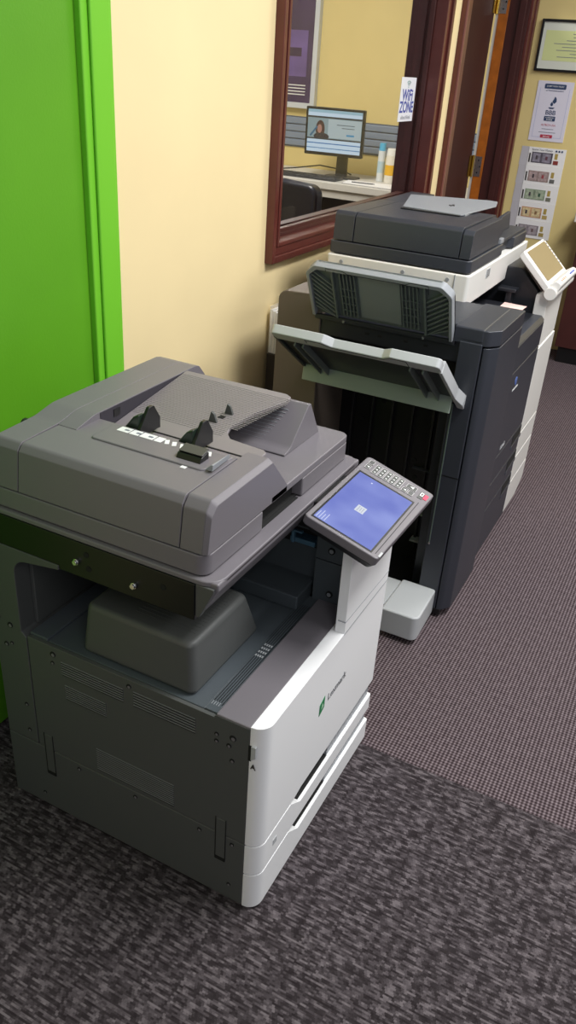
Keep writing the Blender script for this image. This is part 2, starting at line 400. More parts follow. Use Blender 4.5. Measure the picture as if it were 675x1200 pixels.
# white front
fr = [(XS, YN), (XS, YE), (XF-.006, YE), (XF, YE-.006), (XF, YN+.03), (XF-.004, YN+.012), (XF-.012, YN+.003), (XF-.022, YN-.001), (XF-.030, YN-.001)]
def front_piece(name, prof, lab=None, bev=.003):
    """white front piece: yz profile, near vertical edge rounded towards the side"""
    bm = P(prof, 'x', XS, XF)
    for v in bm.verts:
        d = v.co.y-YN
        if v.co.x > XF-.001 and d < .028: pass
    return part(name, bm, WHT, L, bev, lab)
def rounded_front(z_lo, z_hi, y_knots):
    """swept front: y stations from the rounded near corner to the far end; z_lo / z_hi give the edge heights"""
    bm = nb(); r = .030; st = []
    for k in range(9):
        th = PI/2*k/8; st.append((XF-r+r*math.sin(th), YN-.002+r-r*math.cos(th)))
    st[0] = (XS, YN-.002); st.insert(1, (XF-r, YN-.002))
    st += [(XF, y) for y in y_knots]+[(XF-.004, YE), (XS, YE)]
    lo = [bm.verts.new((x, y, z_lo(y))) for x, y in st]; hi = [bm.verts.new((x, y, z_hi(y))) for x, y in st]
    il = [bm.verts.new((XS, y, z_lo(y))) for x, y in st]; ih = [bm.verts.new((XS, y, z_hi(y))) for x, y in st]
    n = len(st)
    for i in range(n-1):
        bm.faces.new((lo[i], lo[i+1], hi[i+1], hi[i])); bm.faces.new((il[i], ih[i], ih[i+1], il[i+1]))
        bm.faces.new((hi[i], hi[i+1], ih[i+1], ih[i])); bm.faces.new((lo[i], il[i], il[i+1], lo[i+1]))
    bmesh.ops.remove_doubles(bm, verts=bm.verts[:], dist=1e-6)
    bmesh.ops.dissolve_degenerate(bm, edges=bm.edges[:], dist=1e-6)
    bmesh.ops.recalc_face_normals(bm, faces=bm.faces[:]); return bm
def step(z0, z1, a, b):
    def f(y): return z0 if y <= a else z1 if y >= b else z0+(z1-z0)*(y-a)/(b-a)
    return f
K = [1.0, 1.05, 1.10, 1.115, 1.145, 1.15, 1.30, 1.302, 1.45, YE-.004]
door = part('front_door', rounded_front(step(.195, .201, 1.115, 1.145), lambda y: .5055, K), WHT, L, .0045, seg=3)
part('front_drawer', rounded_front(lambda y: .110, step(.1905, .153, 1.10, 1.150), K), WHT, L, .0035)
part('bottom_drawer', rounded_front(lambda y: .008, step(.1055, .068, 1.10, 1.150), K), WHT, L, .0035)
part('handle_slot_shade', B(XS-.004, XS+.004, 1.0, YE-.01, .07, .22), GAP, L)
part('handle_slot_shade', B(XS, XF-.0075, 1.148, 1.30, .146, .1538), GAP, L); part('handle_slot_shade', B(XS, XF-.0075, 1.148, 1.30, .061, .0688), GAP, L)  # black boxes on the drawer lips stand in for the slots' shade
b = nb(); box(b, XS, XF-.008, 1.30, YE-.006, .146, .203); box(b, XS, XF-.008, 1.30, YE-.006, .061, .112)
part('handle_infill', b, GRYM, L, .001)
part('door_notch', B(XS-.002, XS+.004, YN-.0035, YN+.004, .425, .462), GAP, L)
part('door_notch_cover', P([(XS+.004, .428), (XS+.014, .436), (XS+.014, .463), (XS+.004, .463)], 'y', YN-.005, YN), GRYL, L, .001)
part('door_letter', text_bm('A', .017, FN(XS+.009, YN-.0026, .411), sx=.9, bold=.0004), INKK, L)
# logo: green diamond mark and grey word
lg = nb(); q = [(1.205, .352), (1.2285, .362), (1.2285, .392), (1.205, .382)]
prism(lg, q, 'x', XF-.0005, XF+.0009)
lgo = part('logo_mark', lg, mat('logo_green', '#1c7d4a', .4), door)
prism_in = P([(1.213, .366), (1.223, .370), (1.218, .380)], 'x', XF-.0005, XF+.0014)
part('logo_cutout', prism_in, mat('logo_light_green', '#bfe0c4', .4), lgo)
part('logo_word', text_bm('Lexmark', .027, FX(XF+.0004, 1.293, .373)), mat('logo_grey', '#6b6d70', .4), door)
part('drawer_badge', B(XF-.001, XF+.0008, 1.025, 1.04, .145, .160), GRYL, L)
# pillar that carries the panel side
pl_ = fil([(1.302, .4995), (YE, .4995), (YE, .725), (1.302, .735)], [.002, .004, .004, .004])
pil = part('front_pillar', P(pl_, 'x', -.496, XF), WHT, L, .003)
part('pillar_seam', P([(1.300, .535), (YE+.0005, .527), (YE+.0005, .5285), (1.300, .5365)], 'x', -.49, XF+.0004), GRYM, pil)
part('pillar_seam', P([(1.300, .5035), (YE+.0005, .5035), (YE+.0005, .505), (1.300, .505)], 'x', -.49, XF+.0004), GRYM, pil)

# scanner carriage
pf = fil([(-1.10, .700), (-.622, .700), (-.586, .762), (-.586, .776), (-1.10, .776)], [0, .006, .012, .004, 0])
part('scanner_bed', P(pf, 'y', .972, 1.575), PLAST, L, .004)
cor = nb(); pt = fil([(-1.10, .966), (-.586, .966), (-.586, 1.578), (-1.10, 1.578)], [.01, .035, .03, .01], 8)
prism(cor, pt, 'z', .7665, .7775)
part('scanner_top', cor, PLAST, L, .003)
part('scanner_left_plate', B(-1.125, -.628, .9635, .975, .692, .7672), BLKG, L, .0015)
part('scanner_plate_end', P([(-.628, .700), (-.620, .700), (-.592, .760), (-.592, .767), (-.628, .767)], 'y', .966, .98), PLASTD, L, .0015)
for x, z in ((-.885, .7245), (-.755, .7195)):
    s = nb(); cyl(s, (x, .9615, z), (0, 1, 0), .0065, .004, 20); cyl(s, (x, .9585, z), (0, 1, 0), .0052, .006, 20, .0045)
    part('plate_screw', s, STEEL, L, .0008)
for x, z in ((-.862, .746), (-.858, .717), (-.693, .738)): part('plate_hole', CY((x, .9633, z), (0, 1, 0), .0062, .0012, 18), GAP, L)
# document feeder
def tz(y): return .881+.15*(y-1.13)
XR, XL_, Y0, Y1 = -.612, -1.098, .974, 1.566
base = nb()
for (ya, yb, z1) in ((Y0, 1.172, .820), (1.172, 1.325, .820), (1.325, Y1, .820)):
    pass
prism(base, fil([(XL_, Y0), (XR, Y0), (XR, 1.170), (XR-.10, 1.175), (XR-.10, 1.328), (XR, 1.334), (XR, Y1), (XL_, Y1)], [.012, .022, .004, .004, .004, .004, .02, .01]), 'z', .7795, .8195)
part('feeder_base', base, PLAST, L, .0025)
part('grip_shade_box', B(XR-.105, XR-.02, 1.176, 1.328, .7800, .8190), GAP, L)  # black filler painting the shade inside the grip cutout
part('grip_shade_floor', B(XR-.10, XR-.004, 1.177, 1.327, .7770, .7788), GAP, L)  # black sheet added to darken the cutout like shade
part('feeder_gap', B(XL_+.01, XR-.012, Y0+.01, Y1-.01, .7765, .7800), GAP, L)
# far deck with the grip cut out below it
dk = fil([(XR-.135, 1.20), (XR, 1.20), (XR, Y1), (XR-.135, Y1)], [0, 0, .022, 0])
part('feeder_deck', P(dk, 'z', .8195, .836), PLAST, L, .003)
part('exit_floor', B(-1.02, XR-.133, 1.19, Y1-.004, .8195, .8345), mat('exit_floor_grey', '#7d7980', .28), L, .002)
# cover (left, main) and end cap (right), split by a thin dark gap
cv = fil([(.9755, .8215), (.9865, .900), (.998, .914), (1.165, .9165), (1.175, .890), (1.235, .860), (1.25, .8215)], [.001, .006, .012, .006, .004, .006, .001])
part('feeder_cover', P(cv, 'x', -1.026, -.668), PLAST, L, .002)
ec = fil([(.9755, .8215), (.987, .897), (1.003, .914), (1.197, .916), (1.262, .8385), (1.262, .8215)], [.001, .012, .014, .004, .003, .001])
ec2 = fil([(.9790, .8215), (.990, .889), (1.008, .905), (1.199, .908), (1.264, .8365), (1.264, .8215)], [.001, .012, .014, .004, .003, .001])
cap = nb(); prism(cap, ec, 'x', -.666, -.622); prism(cap, ec, 'x', -.622, XR, None, ec2)
part('feeder_end_cap', cap, PLAST, L, .002)
part('feeder_core', B(-1.05, -.63, .998, 1.15, .822, .880), GAP, L)
lc = fil([(.9755, .8215), (.9865, .900), (.998, .914), (1.10, .918), (1.15, .9295), (1.502, .931), (1.520, .927), (1.545, .90), (1.548, .8215)], [.001, .006, .012, .1, .1, .006, .01, .01, .001])
part('feeder_rear_cover', P(lc, 'x', -1.090, -1.028), PLAST, L, .006)
lb = fil([(1.095, .8215), (1.095, .9165), (1.15, .9295), (1.502, .931), (1.520, .927), (1.545, .90), (1.548, .8215)], [0, .001, .1, .006, .01, .01, .001])
part('feeder_rear_bar', P(lb, 'x', -1.0275, -.982), PLAST, L, .003)
part('bar_inner_face', P([(1.165, tz(1.165)), (1.455, tz(1.455)), (1.455, .9285), (1.165, .9275)], 'x', -.9835, -.9808), mat('bar_face_dark_violet', '#35323a', .5), L)  # thin dark violet plate laid over the bar's inner face
part('rear_bar_slot', B(-.9825, -.9795, 1.205, 1.225, .906, .922), BLK, L)
for y in (1.08, 1.47): part('hinge_knob', CY((-1.085, y, .905), (1, 0, 0), .012, .03, 18), BLK, L, .002)
# document tray (sloping up to the far end) with the bay cut out of its right side
out = [(-.981, 1.168), (-.981, 1.449), (-.715, 1.453), (-.700, 1.445), (-.700, 1.425), (-.735, 1.35), (-.750, 1.285), (-.744, 1.262), (-.728, 1.246), (-.700, 1.243), (-.650, 1.240), (-.641, 1.232), (-.645, 1.168)]
out = [(max(x*1.018, -.981), y*1.012) for x, y in out]
out = fil(out, [0, .002, .01, .006, .006, .03, .012, .008, .01, .01, .006, .004, 0], 4)
bm = nb(); top = [bm.verts.new((x, y, tz(y))) for x, y in out]; bot = [bm.verts.new((x, y, tz(y)-.008)) for x, y in out]
bm.faces.new(top); bm.faces.new(bot[::-1])
for i in range(len(out)): bm.faces.new((top[i], bot[i], bot[(i+1) % len(out)], top[(i+1) % len(out)]))
TRAYG = mat('tray_warm_grey', '#827c7e', .45, bump=.1, bscale=1400)
tray = part('document_tray', bm, TRAYG, L, .002)
b = nb()
y = 1.262
while y < 1.448:
    xr = -.706 if y > 1.42 else -.745+(y-1.29)*.28 if y > 1.29 else -.762
    quad_slab(b, [(-.978, y, tz(y)+.0008), (xr, y, tz(y)+.0008), (xr, y+.0016, tz(y)+.0009), (-.978, y+.0016, tz(y)+.0009)], .001); y += .0062
part('tray_rib', b, mat('tray_rib_grey', '#8f898a', .45), tray)
for x, y0 in ((-.806, 1.300), (-.793, 1.341)):
    part('paper_tab', P([(x-.010, tz(y0)), (x+.010, tz(y0)), (x+.003, tz(y0)+.018), (x-.004, tz(y0)+.022)], 'y', y0-.002, y0+.004), PLASTD, tray, .001)
part('tray_hole', B(-.806, -.793, 1.318, 1.330, tz(1.32), tz(1.324)+.001), GAP, tray)
for x0 in (-.935, -.79):
    part('guide_track', B(x0, x0+.17 if x0 < -.85 else x0+.125, 1.213, 1.2165, tz(1.215)-.001, tz(1.215)+.0012), GAP, tray)
part('guide_plate', B(-.89, -.825, 1.172, 1.205, tz(1.19)-.001, tz(1.19)+.0014), mat('guide_brown_plastic', '#5d544d', .45), tray)
for x0 in (-.885, -.762):
    g = nb()
    prof = fil([(1.160, .902), (1.225, .902), (1.225, .925), (1.205, .955), (1.190, .955), (1.160, .918)], [0, 0, .006, .008, .008, .004])
    prism(g, prof, 'x', x0-.004, x0+.004)
    wg = part('paper_guide', g, BLK, L, .0015)
    part('guide_grip', P([(x0-.045, .905), (x0-.004, .905), (x0-.004, .945), (x0-.018, .938)], 'y', 1.165, 1.185), mat('guide_green_black', '#1d2a20', .35), wg, .003)
# raised feed label cover with graphics and a release latch
part('feed_lid', P(fil([(-.94, 1.082), (-.690, 1.082), (-.672, 1.158), (-.94, 1.158)], [.01, .012, .004, .003]), 'z', .912, .9185), PLAST, L, .003)
g = nb()
x = -.918
for w in (.026, .020, .030, .016):
    box(g, x, x+w, 1.134, 1.154, .9184, .9191); x += w+.003
for w in (.010, .010, .006, .012, .010, .008, .010):
    x += .006; Mx = Matrix.Translation((x, 1.1435, 0)) @ Matrix.Rotation(.5, 4, 'Z'); box(g, -w*.42, w*.42, -.009, .009, .9184, .9191, Mx); x += w
part('feed_graphic', g, PRINTW, L, smooth=False)
g = nb()
for xx in (-.905, -.878, -.850): box(g, xx, xx+.010, 1.141, 1.147, .9190, .9194)
part('feed_graphic_detail', g, INKG, L)
lt = part('feed_latch', P(fil([(1.098, .9185), (1.128, .9185), (1.128, .933), (1.104, .927)], [0, 0, .003, .003]), 'x', -.758, -.706), BLK, L, .0015)
part('latch_top', P([(1.108, .9285), (1.128, .9335), (1.130, .9335), (1.130, .9365), (1.106, .931)], 'x', -.757, -.707), mat('latch_grey', '#4a4947', .4), lt, .001)
g = nb(); box(g, -.733, -.722, 1.074, 1.085, .9146, .9158)
part('latch_symbol', g, PRINTW, L)
part('lid_corner_grip', P([(-.688, 1.085), (-.672, 1.085), (-.676, 1.150)], 'z', .9186, .930, None, [(-.676, 1.087), (-.672, 1.087), (-.674, 1.148)]), GRYM, L, .001)
# paper stop ridge at the far end
rp = fil([(1.352, .836), (1.395, .845), (1.474, .918), (1.484, .918), (1.535, .836)], [.01, .03, .004, .004, .002])
part('exit_ridge', P(rp, 'x', -.98, -.675), PLAST, L, .0015)
b = nb()
for k in range(10):
    y0 = 1.40+k*.0062; z0 = .850+(y0-1.40)*.95
    box(b, -.80, -.742+k*.003, y0, y0+.002, z0-.002, z0+.0002)
part('ridge_rib', b, GRYM, L)

# control panel: local frame u (down the slope), v (+y), n
pa = Vector((-.56, 1.24, .797)); ex = Vector((.957, 0, -.290)).normalized(); PM = frame(pa, ex, (0, 1, 0))
def PB(u0, u1, v0, v1, n0, n1): return B(u0, u1, v0, v1, n0, n1, PM)
pan = part('control_panel', P(fil([(0, 0), (.165, 0), (.170, .318), (0, .322)], [.010, .008, .008, .012], 6), 'z', -.020, 0, PM), PLAST, L, .003)
part('panel_back', P(fil([(.0015, .0015), (.163, .0015), (.168, .316), (.0015, .320)], .008), 'z', -.036, -.0195, PM, fil([(.02, .010), (.150, .010), (.155, .300), (.02, .305)], .008)) if False else
     P(fil([(.02, .010), (.155, .006), (.160, .305), (.02, .31)], .008), 'z', -.034, -.0195, PM, fil([(.001, .001), (.164, .001), (.169, .317), (.001, .321)], .008)), BLK, L, .002)
nk = nb(); prism(nk, [(-.62, .705), (-.50, .705), (-.43, .735), (-.47, .757), (-.57, .775), (-.62, .765)], 'y', 1.34, 1.49)
part('panel_arm', nk, BLK, L, .004)
bz = part('screen_bezel', PB(.010, .1475, .008, .248, -.001, .0006), BLK, pan, .0008)
scr = part('screen', PB(.0145, .1435, .0125, .2405, 0, .0012), screen_material('blue_screen', '#6674c6', '#8a98dc', .95), pan)
dl = part('screen_dialog', PB(.0635, .0835, .102, .127, .0012, .0016), glow('dialog_white', '#dfe6f2', .9), scr)
g = nb()
for i, w in enumerate((.020, .014, .017)): box(g, .068+.005*i, .0692+.005*i, .114-w/2, .114+w/2, .0016, .0019, PM)
part('dialog_text', g, INKG, dl)
g = nb()
for i, w in enumerate((.030, .038, .026, .034)): box(g, .0975+.006*i-.08, .0993+.006*i-.08, .015, .015+w*.8, .0012, .0016, PM)
part('screen_text', g, glow('screen_text_white', '#c9d2f5', .9), scr)
g = nb(); box(g, .05, .053, .222, .225, .0012, .0016, PM); part('screen_mark', g, glow('screen_dot', '#e8ecff', 1), scr)
KEYL = mat('key_outline_print', '#c9c6c8', .5)
def key(u0, u1, v0, v1, glyphs):
    k = part('key', PB(u0, u1, v0, v1, -.001, .0012), PLASTD, pan, .0008)
    g = nb(); t = .0008
    box(g, u0, u1, v0, v0+t, .0008, .0015, PM); box(g, u0, u1, v1-t, v1, .0008, .0015, PM); box(g, u0, u0+t, v0, v1, .0008, .0015, PM); box(g, u1-t, u1, v0, v1, .0008, .0015, PM)
    part('key_outline', g, KEYL, k)
    g = nb()
    for gu, gv, s in glyphs:
        prism(g, [(gu+s, gv-s), (gu+s, gv+s), (gu-s, gv+s*.1), ], 'z', .001, .0017, PM)
    if glyphs: part('key_glyph', g, PRINTW, k)
    else: g.free()
key(.012, .024, .291, .309, []); key(.012, .024, .268, .287, [(.018, .277, .0028)])
for c in range(5):
    u0 = .031+c*.0145
    key(u0, u0+.0125, .262, .305, [(u0+.006, .270, .0024), (u0+.006, .283, .0024), (u0+.006, .296, .0026)])
key(.110, .134, .284, .303, [(.122, .294, .0045)]); key(.106, .119, .262, .280, [(.1125, .271, .003)]); key(.122, .134, .262, .280, [])
k = part('stop_key', PB(.143, .155, .270, .300, -.001, .0012), PLASTD, pan, .0008)
part('stop_symbol', PB(.1455, .1525, .282, .297, .001, .0017), PRINTW, k)
part('stop_symbol_core', PB(.1475, .1505, .285, .294, .0015, .002), INKK, k)
part('stop_bar', PB(.155, .1635, .276, .297, .0002, .0012), mat('stop_red', '#d8365a', .4), k)
part('panel_groove', PB(.1535, .1548, .012, .255, -.0005, .0005), GAP, pan)
bd = part('panel_badge', PB(.161, .1655, .008, .026, -.0003, .0009), GRYL, pan, .0004)

# =================================================================== COPIER behind
Kp = thing('office_copier', 'tall blue-black office copier with raised output flaps under the window', 'copier', (-.80, 2.70, 0))
# finisher unit
KY = 2.17
part('finisher_rear_panel', P(fil([(-1.138, .03), (-.976, .03), (-.985, .962), (-1.128, .955)], [.005, .003, .012, .03]), 'y', 2.18, 2.48), TAUPE, Kp, .006)
part('finisher_post', B(-.556, -.492, KY, 2.46, .035, .912), NAVY, Kp, .003)
part('post_seam', B(-.556, -.491, KY-.0006, KY+.002, .502, .505), BLK, Kp)
part('finisher_post_cap', B(-.575, -.492, KY+.002, 2.46, .914, .952), NAVY, Kp, .005)
ff = fil([(-.4895, KY+.004), (-.474, KY+.008), (-.452, KY+.040), (-.452, 2.478), (-.50, 2.478)], [.003, .02, .02, .006, 0])
part('finisher_front_door', P(ff, 'z', .030, .902), NAVY, Kp, .002)
fcap = fil([(-.575, KY+.002), (-.478, KY+.004), (-.452, KY+.040), (-.452, 2.478), (-.575, 2.478)], [.003, .02, .02, .006, 0])
part('finisher_front_cap', P(fcap, 'z', .906, .950), NAVY, Kp, .010)
part('finisher_hinge_foot', B(-.545, -.475, KY+.005, KY+.03, .012, .034), BLK, Kp, .002)
part('finisher_interior_wall', B(-.99, -.54, 2.40, 2.42, .03, .91), BLK, Kp)
b = nb()
for x in (-.935, -.865, -.795, -.725, -.655): box(b, x-.004, x+.004, 2.388, 2.402, .10, .74)
part('interior_rib', b, mat('interior_rib_black', '#1d1d1f', .5), Kp, .001)
for a in ((-.665, -.60, 2.375, 2.402, .235, .241), (-.665, -.60, 2.365, 2.402, .135, .141), (-.70, -.60, 2.385, 2.402, .395, .400)):
    part('interior_shelf', B(*a), GRYM if a[4] < .3 else NAVY, Kp, .001)
part('interior_side', B(-.60, -.553, 2.24, 2.41, .035, .74), NAVYD, Kp, .002)
part('finisher_floor', B(-.985, -.50, 2.18, 2.46, .02, .05), BLK, Kp, .002)
part('guide_rod', CY((-.545, KY-.002, .50), (0, 0, 1), .0022, .46, 10), mat('rod_grey_green', '#70807a', .3, metal=.6), Kp)
part('rod_end', CY((-.545, KY-.002, .268), (0, 0, 1), .0035, .008, 12), STEEL, Kp)
for x, z in ((-.90, .52), (-.70, .42), (-.69, .36), (-.83, .60)): part('interior_hole', CY((x, 2.399, z), (0, 1, 0), .008, .004, 14), GAP, Kp)
part('finisher_top', B(-.985, -.575, 2.21, 2.478, .905, .945), NAVY, Kp, .004)
part('exit_mouth_rail', B(-.985, -.553, 2.185, 2.215, .845, .905), NAVYD, Kp, .004)
b = nb()
for x in (-.84, -.80, -.72, -.66): box(b, x, x+.012, 2.183, 2.19, .872, .878)
part('rail_slot', b, GAP, Kp)
part('exit_mouth', B(-.98, -.556, 2.26, 2.40, .70, .85), GAP, Kp)
# upper flap: hinge line at z .905, leaning to the camera
def flap(name, x0, x1, yh, zh, yt, zt, th, tabs, light, dark):
    """tilted tray: local u = x, v = from hinge to rim, n = inner face normal"""
    ev = Vector((0, yt-yh, zt-zh)); ln = ev.length; M = frame(((x0+x1)/2, yh, zh), (1, 0, 0), ev.normalized()); w = (x1-x0)/2
    return M, w, ln
M1, w, ln = flap('upper_flap', -1.005, -.576, 2.180, .910, 2.098, 1.070, .012, 0, 0, 0)
# local n = ex x ev ; faces the camera for a flap that rises towards it
uf = part('upper_output_flap', P(fil([(-w, 0), (w, 0), (w, ln-.03), (w-.03, ln), (-w+.03, ln), (-w, ln-.03)], [.004, .004, .015, .015, .015, .015]), 'z', -.014, -.004, M1), GRYG, Kp, .002)
r_ = nb()
o_ = fil([(-w, .0), (-w, ln-.028), (-w+.028, ln), (w-.028, ln), (w, ln-.028), (w, .0), (w-.010, .0), (w-.010, ln-.034), (w-.036, ln-.013), (-w+.036, ln-.013), (-w+.010, ln-.034), (-w+.010, .0)],
         [0, .02, .02, .02, .02, 0, 0, .015, .015, .015, .015, 0])
prism(r_, o_, 'z', -.014, .014, M1)
part('flap_rim', r_, GRYM, uf, .002)
for s in (-1, 1):
    r_ = nb()
    for k in range(9):
        a0 = .118+k*.012
        prism(r_, [(s*(w-.012), .012+k*.014-.002), (s*(w-.012), .012+k*.014+.004), (s*.118, -.030+k*.017+.05+.004), (s*.118, -.030+k*.017+.05-.002)] if False else
              [(s*(w-.012), ln-.022-k*.016), (s*(w-.012), ln-.017-k*.016), (s*.140, ln-.062-k*.016 if ln-.062-k*.016 > .004 else .004), (s*.140, ln-.067-k*.016 if ln-.067-k*.016 > .002 else .002)], 'z', -.005, .008, M1)
    for k in range(5):
        u = s*(.070+k*.011)
        box(r_, u-.0015, u+.0015, .012, ln-.022, -.005, .006, M1)
    for v in (.030, .055, .080, .105): box(r_, min(s*.068, s*.118), max(s*.068, s*.118), v, v+.002, -.005, .004, M1)
    box(r_, s*.136-.003, s*.136+.003, .002, ln-.014, -.005, .010, M1)
    part('flap_rib', r_, GRYG, uf, .0006)
g = nb(); box(g, -.062, .062, .012, ln-.016, -.0045, -.001, M1)
part('flap_plate', g, mat('flap_plate_grey', '#7c8280', .45), uf, .001)
g = nb(); tube(g, [(M1 @ Vector(p)) for p in ((-.150, ln-.012, .0142), (-.150, ln-.003, .0142), (-.100, ln-.003, .0142), (-.085, ln-.011, .0142), (.085, ln-.011, .0142), (.100, ln-.003, .0142), (.150, ln-.003, .0142), (.150, ln-.030, .0142))], .0009, 5)
part('flap_grip_seam', g, GAP, uf)
b = nb(); box(b, -1.0, -.57, 2.172, 2.186, .894, .908)
part('flap_hinge', b, NAVYD, Kp, .002)
b = nb()
for x in (-.905, -.66): cyl(b, (x, 2.170, .900), (0, 1, 0), .004, .006, 12)
part('hinge_pin', b, STEEL, Kp)
# lower tray: hinge on the finisher, rim held out towards the camera
M2, w, ln = flap('lower', -1.0, -.524, 2.165, .738, 1.925, .905, .012, 0, 0, 0)
lt2 = part('lower_output_tray', P(fil([(-w, -.004), (w-.01, -.004), (w, .10), (w, ln), (-w, ln)], [.004, .004, .02, .012, .012]), 'z', -.008, .002, M2), mat('tray_black_green', '#2c302f', .4), Kp, .002)
rm = [(-w, ln-.012), (w, ln-.012), (w, ln+.034), (.105, ln+.034), (.080, ln+.014), (-.060, ln+.014), (-.085, ln+.034), (-w, ln+.034)]
part('tray_rim', P(fil(rm, [.004, .004, .012, .006, .006, .006, .006, .012]), 'z', -.016, .010, M2), GRYL, lt2, .003)
g = nb(); tube(g, [(M2 @ Vector(p)) for p in ((-.135, ln+.008, .0102), (-.135, ln+.029, .0102), (-.090, ln+.029, .0102), (-.064, ln+.009, .0102), (.083, ln+.009, .0102), (.108, ln+.029, .0102), (.150, ln+.029, .0102), (.150, ln-.012, .0102))], .0009, 5)
part('rim_seam', g, GAP, lt2)
part('tray_side', P(fil([(w-.008, -.012), (w+.012, -.022), (w+.014, .02), (w+.002, .075), (w+.002, ln), (w-.008, ln)], [.004, .006, .01, .01, .003, .003]), 'z', -.022, .012, M2), GRYL, lt2, .002)
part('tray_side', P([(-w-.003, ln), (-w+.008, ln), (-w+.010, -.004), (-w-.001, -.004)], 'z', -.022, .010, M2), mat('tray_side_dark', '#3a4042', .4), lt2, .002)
for u in (-w+.060, -w+.085, w-.085, w-.050): part('tray_brace', B(u-.0025, u+.0025, .0, ln-.012, .0, .020, M2), GRYG, lt2, .001)
g = P([(2.108, .722), (2.116, .770), (2.124, .770), (2.116, .720)], 'x', -.998, -.536)
part('tray_crossbar', g, mat('pale_green_grey', '#93a096', .45), lt2, .002)
# grey caster cover at the bottom of the finisher
kf = part('stabilizer_cover', P(fil([(-.612, 1.985), (-.492, 1.985), (-.498, 2.175), (-.612, 2.175)], [.006, .022, .012, 0]), 'z', .018, .105), GRYL, Kp, .014, seg=4)
part('stabilizer_bar', B(-.74, -.614, 2.02, 2.175, .03, .097), GRYL, Kp, .006)
# main body
part('main_chassis', B(-1.12, -.500, 2.482, 3.22, .035, .82), NAVYD, Kp, .003)
for x in (-1.06, -.56):
    for y in (2.56, 3.15, 2.26): part('caster', CY((x, y, .018), (0, 0, 1), .02, .036), BLK, Kp)
X0, X1 = -.502, -.466
def kfront(z0, z1, m=NAVY, y0=2.484, y1=2.935, bev=.003, nm='front_cover'): return part(nm, B(X0, X1, y0, y1, z0, z1), m, Kp, bev)
kfront(.728, .815, nm='top_cover'); fd = kfront(.430, .725, nm='toner_door')
for z0, z1 in ((.329, .427), (.228, .326), (.045, .225)):
    k = kfront(z0, z1, nm='paper_drawer')
    part('drawer_handle', B(X1-.012, X1+.001, 2.80, 2.932, z1-.052, z1-.004), GAP, k)
    part('drawer_grip', P([(2.795, z1-.058), (2.935, z1-.050), (2.935, z1-.036), (2.80, z1-.046)], 'x', X1-.006, X1+.003), NAVY, k, .002)
# white side of the front
part('white_tower', B(X0, X1, 2.94, 3.23, .385, .713), WHTK, Kp, .003)
part('white_tower', B(X0, X1, 2.94, 3.23, .283, .382), WHTK, Kp, .003)
part('white_tower', B(X0, X1, 2.94, 3.23, .172, .280), WHTK, Kp, .003)
part('white_tower_foot', P(fil([(2.94, .045), (3.12, .045), (3.23, .085), (3.23, .169), (2.94, .169)], [.002, .03, .02, .002, .002]), 'x', X0, X1), WHTK, Kp, .003)
part('tower_arm', P(fil([(2.94, .717), (3.23, .717), (3.235, .900), (2.935, .900)], [.002, .002, .01, .01]), 'x', -.512, -.470, None, fil([(2.94, .717), (3.23, .717), (3.235, .920), (2.935, .920)], [.002, .002, .01, .01])), WHTK, Kp, .004)
# deck under the scanner
part('output_deck', B(-1.10, -.505, 2.482, 2.94, .815, .832), NAVYD, Kp, .002)
part('deck_edge', P([(-.505, .832), (-.478, .832), (-.466, .818), (-.505, .812)], 'y', 2.484, 2.935), NAVY, Kp, .001)
part('deck_block', B(-.72, -.535, 2.74, 2.89, .832, .8655), NAVYD, Kp, .006)
b = nb(); box(b, -.612, -.590, 2.905, 2.94, .832, .905); box(b, -.640, -.575, 2.895, 2.945, .900, .912)
part('deck_bracket', b, NAVYD, Kp, .003)
part('rear_housing', B(-1.12, -.80, 2.50, 3.22, .82, .928), BLK, Kp, .003)
sd = fil([(-.80, .82), (-.50, .82), (-.494, .888), (-.580, .975), (-.66, .975), (-.66, .927), (-.80, .927)], [0, 0, .01, .02, 0, 0, 0])
part('side_housing', P(sd, 'y', 2.955, 3.23), NAVYD, Kp, .006)
part('housing_top', P([(-.502, .904), (-.575, .979), (-.572, .982), (-.499, .907)], 'y', 2.97, 3.22), mat('housing_taupe', '#5f5650', .4), Kp)
# scanner of the copier
sw = fil([(-1.105, 2.46), (-.632, 2.46), (-.632, 3.23), (-1.105, 3.23)], [.006, .012, .008, .006])
sl = fil([(-1.098, 2.463), (-.634, 2.463), (-.634, 3.225), (-1.098, 3.225)], [.006, .012, .008, .006])
ks = part('scanner_body', P(sl, 'z', .928, 1.024, None, sw), WHTK, Kp, .005)
part('scanner_seam', B(-.6785, -.6765, 2.4585, 2.47, .95, 1.022), GRYM, ks)
b = nb()
for x in (-1.055, -.845, -.70): cyl(b, (x, 2.460, 1.004), (0, 1, 0), .006, .003, 14)
part('scanner_screw', b, GRYM, ks)
g = nb()
box(g, -.6335, -.6305, 2.66, 2.70, .985, 1.012)
part('rating_label', g, GRYL, ks)
g = nb()
for i in range(4): box(g, -.6325, -.6300, 2.664, 2.694, .988+i*.006, .990+i*.006)
part('label_text', g, INKK, ks)
part('feeder_base', P(fil([(-1.100, 2.463), (-.636, 2.463), (-.636, 2.84), (-.655, 2.855), (-.655, 2.985), (-.636, 3.0), (-.636, 3.19), (-1.100, 3.19)], [.006, .018, .004, .004, .004, .004, .01, .006]), 'z', 1.028, 1.066), NAVY, Kp, .004)
kc = fil([(2.464, 1.069), (2.470, 1.145), (2.482, 1.156), (2.85, 1.152), (2.885, 1.100), (2.90, 1.069)], [.001, .008, .010, .02, .01, .001])
part('feeder_cover', P(kc, 'x', -1.022, -.678), NAVY, Kp, .003)
part('feeder_left_cap', P(kc, 'x', -1.092, -1.025), NAVY, Kp, .008)
